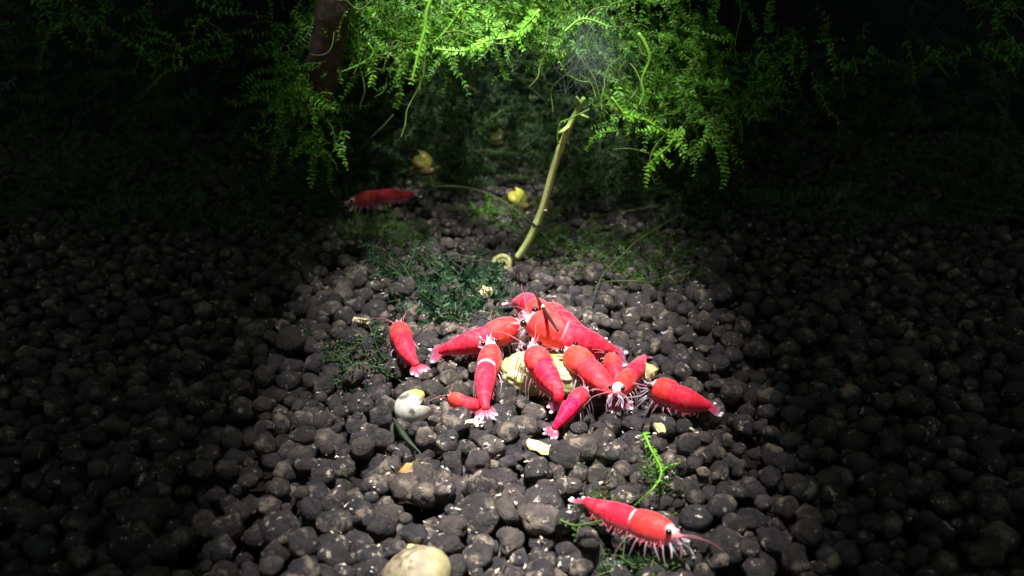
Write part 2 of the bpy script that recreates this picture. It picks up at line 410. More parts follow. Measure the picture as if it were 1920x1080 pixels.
# moss growing along the rear of the tank, in the shade
mb = MB()
for i in range(1700):
    x = rm.uniform(-6, 6) if i < 1250 else rm.uniform(-17, 17)
    y = rm.uniform(24.5, 33); z = abs(rm.gauss(0, 1)) * (2.6 if i % 3 else .5)
    if y < 27 and z < 1.6 and (-5.2 < x < -1.9 or -.9 < x < 1.1): continue
    if y < 26 and z < 3.4 and -3.4 < x < -1.4: continue
    strand(mb, wander(rm, V(x, y, z), V(rm.gauss(0, 1), rm.gauss(-.3, .6), rm.gauss(.3, .7)), rm.uniform(.8, 2.2), .12, .3), leaf=.17, gap=.085, rnd=rm, r=.014, tubes=3, lw=.4)
for i in range(900):
    x = rm.uniform(-21, 21); y = rm.uniform(21.5, 36)
    if abs(x) < y * .2: continue
    z = abs(rm.gauss(0, 1)) * (.4 if y < 26 else 2.5)
    strand(mb, wander(rm, V(x, y, z), V(rm.gauss(0, 1), rm.gauss(-.3, .6), rm.gauss(.3, .5)), rm.uniform(1, 2.4), .12, .3), leaf=.28, gap=.14, rnd=rm, r=.016, tubes=3, lw=.5)
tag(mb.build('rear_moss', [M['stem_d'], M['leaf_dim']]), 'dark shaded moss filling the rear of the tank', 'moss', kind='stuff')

def moss_patch(px, py, rx, ry, n, label, hgt=.35, leaf=.12, mats=('stem_d', 'leaf_dim'), seed=0, L=(.4, 1.0)):
    r_ = random.Random(seed); mb = MB(); c = P(px, py, 0)
    for i in range(n):
        a, q = r_.uniform(0, 6.28), math.sqrt(r_.random()); x, y = c.x + math.cos(a) * q * rx, c.y + math.sin(a) * q * ry
        p = V(x, y, floor_z(x, y) - .05)
        strand(mb, wander(r_, p, V(r_.gauss(0, 1), r_.gauss(0, 1), r_.uniform(.1, .8) * hgt * 2), r_.uniform(*L), .25, .3), leaf=leaf * r_.uniform(.7, 1.2), gap=.07, rnd=r_, tubes=3, lw=.5)
    return tag(mb.build('moss_patch', [M[mats[0]], M[mats[1]]], origin=V(c.x, c.y, 0)), label, 'moss', kind='stuff')
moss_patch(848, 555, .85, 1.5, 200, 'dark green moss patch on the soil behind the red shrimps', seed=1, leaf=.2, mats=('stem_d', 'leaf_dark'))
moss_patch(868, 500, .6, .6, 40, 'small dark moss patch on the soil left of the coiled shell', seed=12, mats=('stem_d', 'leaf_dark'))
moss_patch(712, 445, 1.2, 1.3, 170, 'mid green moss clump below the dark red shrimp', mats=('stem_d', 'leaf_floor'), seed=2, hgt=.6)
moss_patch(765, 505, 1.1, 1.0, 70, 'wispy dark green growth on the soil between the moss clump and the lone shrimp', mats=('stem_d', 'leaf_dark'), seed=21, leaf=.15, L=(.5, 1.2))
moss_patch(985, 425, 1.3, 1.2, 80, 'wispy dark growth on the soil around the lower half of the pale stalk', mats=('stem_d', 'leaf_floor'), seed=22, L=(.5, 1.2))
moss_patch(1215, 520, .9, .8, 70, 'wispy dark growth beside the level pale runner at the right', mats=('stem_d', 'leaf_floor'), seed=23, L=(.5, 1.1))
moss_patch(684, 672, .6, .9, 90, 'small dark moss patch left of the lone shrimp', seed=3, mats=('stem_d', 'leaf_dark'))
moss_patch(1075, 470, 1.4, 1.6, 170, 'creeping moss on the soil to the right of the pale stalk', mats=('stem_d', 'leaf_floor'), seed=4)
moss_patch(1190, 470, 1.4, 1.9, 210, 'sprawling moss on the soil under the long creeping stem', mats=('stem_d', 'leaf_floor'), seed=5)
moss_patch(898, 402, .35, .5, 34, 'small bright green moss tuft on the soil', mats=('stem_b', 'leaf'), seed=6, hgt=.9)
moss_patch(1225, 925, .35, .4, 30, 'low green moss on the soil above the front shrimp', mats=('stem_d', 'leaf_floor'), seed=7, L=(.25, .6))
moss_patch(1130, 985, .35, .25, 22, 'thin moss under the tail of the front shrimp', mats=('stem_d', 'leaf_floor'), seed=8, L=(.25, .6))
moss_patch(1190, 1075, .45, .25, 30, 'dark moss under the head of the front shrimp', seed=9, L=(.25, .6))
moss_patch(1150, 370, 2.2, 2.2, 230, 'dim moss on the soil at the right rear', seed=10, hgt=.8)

def sprig(pts, label, leaf=.11, gap=.06, r=.022, mats=('stem_b', 'leaf_hero'), branches=0, seed=0, bare=0, lw=.42, cat='moss sprig', name='moss_sprig'):
    r_ = random.Random(seed); t = thing(name, pts[0], label, cat, 'single moss sprigs')
    sp = spline(pts, 24); mb = MB(); mb.tube(sp, [r * (1 - .5 * i / 23) for i in range(24)], 6); mb.build('stem', M[mats[0]], t)
    if bare < 1:
        mb = MB(); strand(mb, pts, leaf, gap, .004, r_, 0, 0, lw, bare=bare)
        for b in range(branches):
            i = r_.randrange(4, 21); T = (sp[i+1] - sp[i]).normalized()
            strand(mb, wander(r_, sp[i], T + V(r_.gauss(0, .8), r_.gauss(-.2, .5), r_.gauss(-.2, .6)), r_.uniform(.25, .6), .2, .25), leaf * .8, gap, .012, r_, 0, 0, lw)
        o = mb.build('leaves', M[mats[1]], t); o['kind'] = 'stuff'
    return t
def pts_d(lst, y): return [PD(a, b, y + (c[0] if c else 0)) for a, b, *c in lst]
def pts_f(lst, dz=.1): 
    out = []
    for a, b, *c in lst:
        p = P(a, b, 0.05); p = P(a, b, floor_z(p.x, p.y) + (c[0] if c else dz)); out.append(p)
    return out
sprig(pts_d([(812, -10), (800, 25), (797, 55), (786, 95), (772, 155)], 16.4), 'vivid green moss sprig hanging straight down at the left of the moss', seed=1, leaf=.17, r=.046, lw=.5, gap=.08)
sprig(pts_d([(1196, 62), (1210, 85), (1217, 112), (1203, 150), (1206, 178), (1197, 200)], 16.3), 'vivid green crooked sprig hanging near the upper right corner', seed=2, leaf=.09, r=.04)
sprig(pts_d([(1012, 18), (985, 48), (958, 68), (905, 78), (872, 95), (815, 92)], 16.5), 'bright moss sprig running level along the lower edge of the moss', seed=3, r=.026, branches=5, leaf=.16, lw=.5)
sprig(pts_d([(1146, 182), (1172, 212), (1205, 222), (1235, 240), (1275, 262)], 16.4), 'bright moss sprig reaching down to the right edge', seed=4, branches=7, r=.026, leaf=.16, lw=.5)
sprig(pts_d([(1278, 238), (1255, 272), (1235, 292), (1219, 316)], 16.3), 'lowest bright moss sprig at the right edge', seed=5, branches=4, r=.026, leaf=.15, lw=.5)
sprig(pts_d([(1058, 60), (1085, 38), (1108, 37), (1142, 51)], 16.7), 'pale arched sprig at the top beside the misty wisp', seed=6, r=.026, leaf=.12, bare=.3)
sprig(pts_d([(1080, 98), (1112, 143), (1120, 165), (1130, 200), (1142, 216)], 17.6), 'thin greyish sprig leaning above the pale stalk', seed=7, r=.018, leaf=.06, bare=.5, mats=('stem', 'leaf'))
sprig(pts_d([(1105, 205), (1070, 222), (1050, 232), (1045, 262), (1052, 272)], 17.5), 'small leafy sprig looped round the top of the pale stalk', seed=8, r=.017, leaf=.08, bare=.4, mats=('stem', 'leaf'))
sprig(pts_d([(690, 80), (700, 100), (680, 118), (640, 135)], 17.2), 'moss sprig beside the driftwood', seed=9, r=.02, mats=('stem_b', 'leaf'), branches=2)
sprig(pts_d([(865, 15), (850, 38), (832, 62), (812, 80)], 16.9), 'short bright sprig slanting beside the vivid hanging one', seed=10, r=.02, leaf=.1)
sprig(pts_d([(1160, 245), (1120, 252), (1100, 280)], 16.9), 'dull leafy sprig to the right of the pale stalk', seed=11, r=.016, leaf=.13, mats=('stem', 'leaf'))
sprig(pts_d([(905, 85), (880, 105), (885, 112)], 17), 'short forked sprig under the level one', seed=13, r=.018, leaf=.1, mats=('stem', 'leaf'), branches=2)
sprig(pts_f([(1207, 812, .34), (1222, 845, .42), (1240, 882, .42), (1228, 912, .34), (1190, 948, .26)]), 'bright moss sprig bent over the soil above the front shrimp', seed=14, r=.02, leaf=.085)
sprig(pts_f([(1275, 868, .2), (1252, 875, .25), (1240, 885, .25)]), 'short green sprig at the right edge joining the bent one', seed=15, r=.016, leaf=.09)
sprig(pts_f([(1275, 402, .7), (1200, 448, .5), (1165, 480, .4), (1135, 508, .3), (1116, 545, .1)]), 'long pale creeping stem at the right with few leaves', seed=16, r=.019, leaf=.12, gap=.13, mats=('stem_d', 'leaf_floor'))
sprig(pts_f([(1120, 530, .2), (1180, 527, .3), (1275, 533, .3)]), 'level pale runner across the soil at the right edge', seed=17, r=.022, bare=1, mats=('stem_d', 'leaf_floor'), name='moss_runner', cat='runner')
sprig(pts_f([(1078, 440, .3), (1110, 408, .6), (1150, 400, .7), (1240, 385, .9)]), 'thin dull runner rising towards the right rear', seed=18, r=.02, bare=1, mats=('stem_d', 'leaf_floor'), name='moss_runner', cat='runner')
sprig(pts_f([(770, 353, 1.0), (860, 350, 1.1), (930, 370, .9), (990, 412, .5), (1040, 462, .15)]), 'long arched runner passing behind the pale stalk', seed=19, r=.03, bare=1, mats=('stem_d', 'leaf_floor'), name='moss_runner', cat='runner')
sprig(pts_d([(803, 312), (808, 335), (812, 352)], 22.4), 'short stem dangling below the dim yellow snail', seed=20, r=.025, bare=1, mats=('stem_d', 'leaf_floor'), name='moss_runner', cat='runner')
sprig(pts_d([(738, 215), (715, 240), (682, 270)], 20), 'dark slanting stem in the shade at the left', seed=21, r=.022, bare=1, mats=('stem_d', 'leaf_floor'), name='moss_runner', cat='runner')
sprig(pts_f([(735, 480, .12), (800, 480, .2), (860, 478, .15), (925, 492, .1)]), 'faint runner lying on the soil left of the coiled shell', seed=22, r=.02, bare=1, mats=('stem_d', 'leaf_floor'), name='moss_runner', cat='runner')
sprig(pts_f([(1050, 975, .1), (1080, 985, .15), (1130, 975, .2)]), 'thin green sprig lying under the tail of the front shrimp', seed=23, r=.016, leaf=.07, mats=('stem', 'leaf_floor'))

# misty wisp of fine pale hairs in the moss
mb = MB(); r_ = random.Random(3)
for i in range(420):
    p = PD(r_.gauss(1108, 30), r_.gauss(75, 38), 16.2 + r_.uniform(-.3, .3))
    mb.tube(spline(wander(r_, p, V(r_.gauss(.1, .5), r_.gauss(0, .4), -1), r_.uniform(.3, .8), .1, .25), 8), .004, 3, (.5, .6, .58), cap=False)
tag(mb.build('hair_wisp', mat_vcol('hair_wisp', .6, .2, 5, .2, transl=.5, alpha=.075)), 'misty wisp of fine grey hairs in the moss above the stalk', 'filaments', kind='stuff')

# driftwood at the left edge
mb = MB(); pts = spline([PD(560, 235, 18.3), PD(592, 170, 18.0), PD(614, 90, 17.7), PD(624, 20, 17.5), PD(626, -60, 17.4), PD(620, -180, 17.3)], 40); n = 18; rings = []
for i, p in enumerate(pts):
    rings.append([])
    for j in range(n):
        a = 2 * PI * j / n; dd = V(math.cos(a), math.sin(a), 0)
        k = .36 * (1 + .22 * noise.noise(V(dd.x * 1.5, dd.y * 1.5, p.z * 1.1)) + .12 * noise.noise(V(dd.x * 4, dd.y * 4, p.z * 2)))
        rings[-1].append(mb.vert(p + dd * k * min(1, .35 + i / 8)))
for i in range(39):
    for j in range(n): mb.face((rings[i][j], rings[i][(j+1) % n], rings[i+1][(j+1) % n], rings[i+1][j]))
mb.face(tuple(reversed(rings[0])))
tag(mb.build('driftwood', M['wood'], origin=pts[0]), 'brown driftwood branch standing at the upper left edge', 'driftwood')

# ------------------------------------------------------------------ the pale stalk
t = thing('plant_stalk', P(970, 484, .1), 'pale yellow green stalk leaning from the soil up into the moss', 'stalk')
base, topp = P(970, 484, .12), PD(1095, 183, 18.2)
cl = [(970, 484), (985, 462), (1001, 432), (1020, 382), (1043, 300), (1066, 242), (1095, 183)]
sp = spline([PD(a, b, lerp(base.y, topp.y, (484 - b) / 301)) for a, b in cl], 60); n = 14; mb = MB(); rings = []
for i, p in enumerate(sp):
    s = i / 59; T = (sp[min(59, i+1)] - sp[max(0, i-1)]).normalized(); S = T.cross(V(0, 1, 0)).normalized(); U = S.cross(T)
    r = .080 * (1 - .18 * s) * (1 + .18 * math.exp(-((s - .24) / .02) ** 2) + .14 * math.exp(-((s - .70) / .02) ** 2) + .10 * noise.noise(V(0, 0, s * 9))) * (1 if s < .85 else 1 - (s - .85) * 2.5)
    rings.append([])
    for j in range(n):
        a = 2 * PI * j / n; g = noise.noise(V(math.cos(a) * 2.3, math.sin(a) * 2.3, s * 2))
        col = mixc((.74, .90, .28), (.84, .80, .38), smooth(-.2, .5, g)); col = mixc(col, (.46, .72, .14), smooth(.1, .5, -g)); col = mixc(col, (.30, .50, .10), smooth(.72, .95, s))
        rings[-1].append(mb.vert(p + (S * math.cos(a) + U * math.sin(a)) * r * (1 + .10 * math.cos(4 * a)), col))
for i in range(59):
    for j in range(n): mb.face((rings[i][j], rings[i][(j+1) % n], rings[i+1][(j+1) % n], rings[i+1][j]))
mb.face(tuple(reversed(rings[0]))); mb.face(tuple(rings[-1]))
mb.build('stem', M['stalk'], t)
mb = MB(); i = 14; T = (sp[i+1] - sp[i-1]).normalized()
mb.tube([sp[i] - T * .03, sp[i] + T * .035], .096, 14); mb.build('node_ring', M['dark'], t)
for (i, d, c) in ((50, V(-.28, -.1, -.18), (.3, .45, .1)), (54, V(.25, -.1, -.1), (.4, .6, .14)), (57, V(-.12, -.1, .16), (.45, .65, .16)), (20, V(.1, -.06, -.02), (.5, .45, .25))):
    mb = MB(); mb.blade(sp[i], sp[i] + d, V(.3, 0, .8).normalized().cross(d.normalized()).normalized(), .06, c, c, c, thick=.02); mb.build('leaf_scale', M['stalk'], t)

# ------------------------------------------------------------------ snail shells
def shell_mesh(mb, c, R, turns, grow, rise, axis, col0, col1, tube_k=.62, n=16, steps=70, spin=0, band=None, tight=.72):
    q = V(0, 0, 1).rotation_difference(axis.normalized()); first = None; prev = None
    for i in range(steps):
        s = i / (steps - 1); th = spin + 2 * PI * turns * s; e = grow ** (turns * (s - 1)); rad = R * e * tight; tr = R * e * tube_k
        ctr = V(math.cos(th) * rad, math.sin(th) * rad, -rise * R * e); out = V(math.cos(th), math.sin(th), 0)
        ring = []
        for j in range(n):
            a = 2 * PI * j / n; p = ctr + out * math.cos(a) * tr + V(0, 0, 1) * math.sin(a) * tr
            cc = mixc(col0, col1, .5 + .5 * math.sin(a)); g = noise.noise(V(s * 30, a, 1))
            if band: cc = mixc(cc, band, smooth(.0, .25, noise.noise(V(s * 70, a * 2.0, 4))) * .85)
            ring.append(mb.vert(c + q @ p, tuple(max(0, x * (1 + .18 * g)) for x in cc)))
        if prev:
            for j in range(n): mb.face((prev[j], prev[(j+1) % n], ring[(j+1) % n], ring[j]))
        else: mb.face(tuple(reversed(ring)))
        prev = ring
    lip = [mb.vert(Vector(mb.v[k]).lerp(c + q @ ctr, .25), mixc(col0, (0.1, .08, .05), .5)) for k in prev]
    for j in range(n): mb.face((prev[j], prev[(j+1) % n], lip[(j+1) % n], lip[j]))
    mid = mb.vert(c + q @ (ctr - V(-math.sin(th), math.cos(th), 0) * tr * .5), (.06, .05, .03))
    for j in range(n): mb.face((lip[j], lip[(j+1) % n], mid))
def snail(px, py, z, R, axis, spin, c0, c1, body, label, band=None, mat='yshell', foot=True, turns=2.6, y=None):
    c = PD(px, py, y) if y else P(px, py, z); b = V(c.x, c.y, c.z - R * .9)
    t = thing('snail', b, label, 'snail', 'snails in the tank'); mb = MB()
    shell_mesh(mb, c, R, turns, 2.6, .55, axis, c0, c1, spin=spin, band=band); mb.build('shell', M[mat], t)
    if foot:
        mb = MB(); d = V(.85, -.5, 0).normalized(); mb.tube(spline([b - d * R * .9, b, b + d * R * .8, b + d * R * 1.25 + V(0, 0, R * .2)], 12), [R * k for k in (.08, .25, .36, .42, .44, .44, .42, .4, .36, .32, .26, .12)], 10, body); mb.build('foot', M['yshell'], t)
        for sg in (-1, 1):
            mb = MB(); h = b + d * R * 1.2 + V(0, 0, R * .25); s_ = V(d.y, -d.x, 0) * sg
            mb.tube([h, h + d * R * .3 + s_ * R * .25 + V(0, 0, R * .15), h + d * R * .5 + s_ * R * .5], [.02, .014, .006], 5, body); mb.build('tentacle', M['yshell'], t)
    return t
Y0, Y1 = (.62, .56, .05), (.80, .74, .10)
snail(968, 364, .42, .36, V(.25, -.35, .9), 4.2, (.55, .46, .06), (.86, .82, .12), (.40, .30, .08), 'bright yellow snail on the soil behind the pale stalk')
snail(790, 298, 0, .34, V(.3, -.5, .8), 4.5, (.13, .10, .02), (.22, .19, .03), (.15, .11, .05), 'dim yellow snail hanging in the shaded rear moss', y=22.6)  # shell colour lowered to stand for the rear shade
snail(928, 254, 0, .26, V(-.3, -.6, .7), 3.5, (.035, .05, .010), (.06, .085, .015), (.05, .05, .02), 'faint olive snail deep in the shade between the moss', y=26)  # deep shade put into the shell colour, as lamp light still reaches here
c = P(781, 1080, .04); t = thing('snail', V(c.x, c.y, -.2), 'large domed beige snail with brown dashes at the bottom edge', 'snail', 'snails in the tank'); mb = MB(); nu, nv = 48, 28; rows = []
for i in range(nv + 1):
    ph = PI * i / nv; rows.append([])
    for j in range(nu):
        th = 2 * PI * j / nu; d = V(math.sin(ph) * math.cos(th), math.sin(ph) * math.sin(th), math.cos(ph))
        k = 1 + .05 * noise.noise(d * 1.6) + .012 * math.sin(th * 17 + 5 * d.z) + (.07 * math.exp(-((d.x - .15 + .3 * d.y) / .08) ** 2) if d.y > 0 else 0)
        col = mixc((.30, .24, .15), (.42, .37, .24), smooth(-.3, .4, noise.noise(d * 2.2))); col = mixc(col, (.44, .40, .16), smooth(.3, .7, d.x) * .5)
        col = mixc(col, (.13, .085, .05), smooth(.12, .3, noise.noise(V(d.x * 5, d.y * 5, d.z * 16))) * smooth(.15, -.15, d.x) * .85)
        rows[-1].append(mb.vert(c + V(d.x * .40, d.y * .36, d.z * .31) * k + V(0, 0, .06 * d.x), col))
for i in range(nv):
    for j in range(nu): mb.face((rows[i][j], rows[i+1][j], rows[i+1][(j+1) % nu], rows[i][(j+1) % nu]))
mb.build('shell', M['shell'], t)
mb = MB(); shell_mesh(mb, c + V(.34, .14, .02), .13, 2.0, 2.4, .7, V(.9, .3, .2), (.30, .24, .14), (.36, .3, .18)); mb.build('spire', M['shell'], t)
# coiled shell at the foot of the stalk
cc = P(943, 496, .14); cc = P(943, 496, floor_z(cc.x, cc.y) + .21); mb = MB()
shell_mesh(mb, cc, .24, 2.3, 1.8, 0, V(-.15, -.9, .42), (.70, .68, .36), (.55, .56, .22), tube_k=.31, band=(.06, .07, .03), spin=1.2, steps=60, n=10, tight=.95)
tag(mb.build('coiled_shell', M['shell'], origin=V(cc.x, cc.y, cc.z - .18)), 'tiny pale flat coiled shell at the foot of the stalk', 'shell')
# broken white shell: a bowl with a bite out of its rim
def bowl(px, py, R, axis, spin, bite, name, label, c_in, c_rim, flat=.6, z=.16):
    c = P(px, py, z); A = axis.normalized(); X = V(math.cos(spin), 0, math.sin(spin)); X = (X - A * X.dot(A)).normalized(); q = Matrix((X, A.cross(X), A)).transposed(); mb = MB(); nu, nv = 36, 9
    def lim(a): return 1 - bite * max(0, math.cos(a)) ** 9 - .06 * noise.noise(V(math.cos(a) * 3, math.sin(a) * 3, R))
    sides = []
    for th in (1.0, .93):
        rows = []
        for i in range(nv + 1):
            row = []
            for j in range(nu):
                a = 2 * PI * j / nu; k = i / nv * lim(a); ph = k * 1.35
                p = V(math.cos(a) * math.sin(ph), math.sin(a) * math.sin(ph) * .86, (math.cos(ph)) * flat) * R * th
                
                col = mixc(c_in, c_rim, smooth(.2, .65, math.cos(a - .5) * k)); col = mixc(col, (.10, .09, .06), smooth(.28, .42, noise.noise(V(p.x * 7, p.y * 7, 2))) * .9)
                row.append(mb.vert(c + q @ p, col))
            rows.append(row)
        for i in range(nv):
            for j in range(nu):
                f = (rows[i][j], rows[i][(j+1) % nu], rows[i+1][(j+1) % nu], rows[i+1][j]); mb.face(f if th == 1.0 else tuple(reversed(f)))
        sides.append(rows)
    for j in range(nu): mb.face((sides[0][nv][j], sides[0][nv][(j+1) % nu], sides[1][nv][(j+1) % nu], sides[1][nv][j]))
    return tag(mb.build(name, M['shell'], origin=V(c.x, c.y, c.z - R * .4)), label, 'shell')
bowl(775, 762, .31, V(.10, -.92, .40), .40, .75, 'broken_shell', 'broken white snail shell with yellow rim on the soil', (.62, .60, .52), (.70, .55, .12), flat=.75)
# pale flakes and chips on the soil
def chip(px, py, size, col, label, seed, sc=(1, .7, .4), col2=None, name='shell_fragment', cat='shell chip', dz=.09, rot=None, amp=1):
    size *= 1.2
    r_ = random.Random(seed); p = P(px, py, 0); p = P(px, py, floor_z(p.x, p.y) + dz); bm = bmesh.new(); bmesh.ops.create_icosphere(bm, subdivisions=2, radius=1)
    e = rot or (r_.uniform(-.4, .4), r_.uniform(-.4, .4), r_.uniform(0, 6.28)); Rm = Matrix.Rotation(e[2], 3, 'Z') @ Matrix.Rotation(e[1], 3, 'Y') @ Matrix.Rotation(e[0], 3, 'X')
    mb = MB(); off = V(seed * 7.1, 2, 3)
    for v in bm.verts:
        nrm = v.co.normalized(); k = 1 + amp * .7 * noise.noise(nrm * 1.7 + off) + amp * .3 * noise.noise(nrm * 4 + off)
        mb.vert(p + Rm @ V(nrm.x * sc[0], nrm.y * sc[1], nrm.z * sc[2]) * k * size, mixc(col, col2 or tuple(x * .6 for x in col), smooth(-.1, .35, noise.noise(nrm * 1.3 + off))))
    for f in bm.faces: mb.face(tuple(v.index for v in f.verts))
    bm.free(); return tag(mb.build(name, M['shell'], origin=p, smooth_=False), label, cat, 'pale chips on the soil')
CR = (.78, .66, .34); WH = (.82, .76, .62)
chip(913, 549, .17, (.80, .58, .28), 'cream orange shell chip on the soil behind the shrimp group', 1)
chip(676, 601, .14, (.80, .70, .42), 'yellowish white chip on the soil above the small dark moss at the left edge', 2, sc=(1.1, .4, .35))
chip(1008, 836, .14, (.82, .66, .33), 'cream flake on the soil just below the crossing shrimps', 3, sc=(1, .6, .3), rot=(.2, .3, -.5))
chip(1066, 818, .11, (.75, .50, .25), 'small tan flake on the soil beside a white tipped tail', 4)
chip(1239, 803, .10, (.74, .62, .30), 'small yellow flake on the soil left of the right edge', 5, sc=(1, .6, .3))
chip(1212, 698, .185, (.86, .78, .36), 'pale yellow lump beside the two right shrimps', 6, sc=(.75, .7, .8), col2=(.72, .52, .16), name='shell_lump', cat='shell lump', dz=.1)
chip(1246, 624, .14, (.58, .52, .66), 'lavender grey chip at the right edge', 7, sc=(1, .6, .5))
chip(890, 792, .15, (.72, .64, .48), 'crusted white chip under the tail of the upright shrimp', 8, sc=(1, .6, .3))
chip(768, 887, .14, (.62, .34, .10), 'ochre orange crusted stone on the near soil', 9, sc=(1, .8, .75), col2=(.10, .07, .05), name='crusted_stone', cat='stone', dz=.10, amp=.35)
chip(775, 1026, .10, (.75, .62, .26), 'yellow chip just above the large beige snail', 10, sc=(1, .5, .3))
chip(1152, 606, .13, (.36, .29, .19), 'tan rod shaped chip on the soil behind the right tail', 11, sc=(1.3, .4, .4))
# dark green flat blade lying on the near soil
mb = MB(); sp = spline(pts_f([(738, 785, .06), (762, 822, .1), (790, 852, .06)], .06), 10)
for i in range(9):
    pass
rows = []
for i, p in enumerate(sp):
    wv = .055 * math.sin(PI * (.12 + .83 * i / 9)) ; S = V(.9, .3, .1).normalized()
    rows.append([mb.vert(p - S * wv), mb.vert(p + V(0, 0, .025)), mb.vert(p + S * wv), mb.vert(p - V(0, 0, .012))])
for i in range(9):
    for j in range(4): mb.face((rows[i][j], rows[i][(j+1) % 4], rows[i+1][(j+1) % 4], rows[i+1][j]))
tag(mb.build('leaf_blade', mat_plain('green_blade', (.032, .05, .03), .6, .25, 5, .4), origin=sp[0]), 'dark green leaf blade lying on soil below the broken white shell', 'leaf')
# thin dark twig leaning from the stalk onto the shrimps
t = thing('twig', P(1044, 618, .5), 'thin dark twig leaning from the stalk foot onto the shrimps', 'twig'); mb = MB()
sp = spline([P(972, 500, .3), P(998, 542, .75), P(1017, 575, 1.05), P(1030, 596, 1.12), P(1046, 620, 1.12)], 24)
mb.tube(sp, [.015 + .016 * smooth(.55, .85, i / 23) * (1 - .6 * smooth(.9, 1, i / 23)) for i in range(24)], 8); mb.build('stem', M['dark'], t)
mb = MB(); mb.ball(P(1018, 576, 1.08), .045, (.78, .70, .45), sc=(.8, .8, 1.2)); mb.build('bud', M['shell'], t)

mb = MB(); r_ = random.Random(77)
for i in range(700):
    y = r_.uniform(7, 19); x = r_.uniform(-.26, .26) * y; q = V(x, y, floor_z(x, y) + .004); a = r_.uniform(.010, .030)
    c_ = mixc((.55, .47, .36), (.75, .70, .62), r_.random()); ids = [mb.vert(q + V(r_.gauss(0, a), r_.gauss(0, a), r_.uniform(0, a)), c_) for _ in range(4)]
    for f in ((0, 1, 2), (0, 2, 3), (0, 3, 1), (1, 3, 2)): mb.face(tuple(ids[k] for k in f))
tag(mb.build('soil_crumbs', M['shell'], smooth_=False), 'tiny pale crumbs scattered over the dark soil', 'crumbs', kind='stuff')
# ------------------------------------------------------------------ food
c = P(1022, 700, .10); bm = bmesh.new(); bmesh.ops.create_icosphere(bm, subdivisions=5, radius=1); mb = MB()
for v in bm.verts:
    nrm = v.co.normalized(); e = lambda t: math.copysign(abs(t) ** .72, t)
    k = 1 + .10 * noise.noise(nrm * 2) + .06 * noise.noise(nrm * 6) + .03 * noise.noise(nrm * 15)
    g = noise.noise(nrm * 3.1 + V(4, 4, 4)); col = mixc((.50, .55, .22), (.66, .62, .36), smooth(-.2, .4, g)); col = mixc(col, (.36, .52, .10), smooth(.15, .5, noise.noise(nrm * 4.3)))
    col = mixc(col, (.09, .10, .03), smooth(.36, .52, noise.noise(nrm * 9 + V(1, 8, 2))) * .6)
    mb.vert(c + V(e(nrm.x) * .74, e(nrm.y) * .52, e(nrm.z) * .30) * k, col)
for f in bm.faces: mb.face(tuple(v.index for v in f.verts))
bm.free()
tag(mb.build('food_piece', M['food'], origin=V(c.x, c.y, -.2)), 'pale yellow green piece of soft food under the feeding shrimps', 'food')

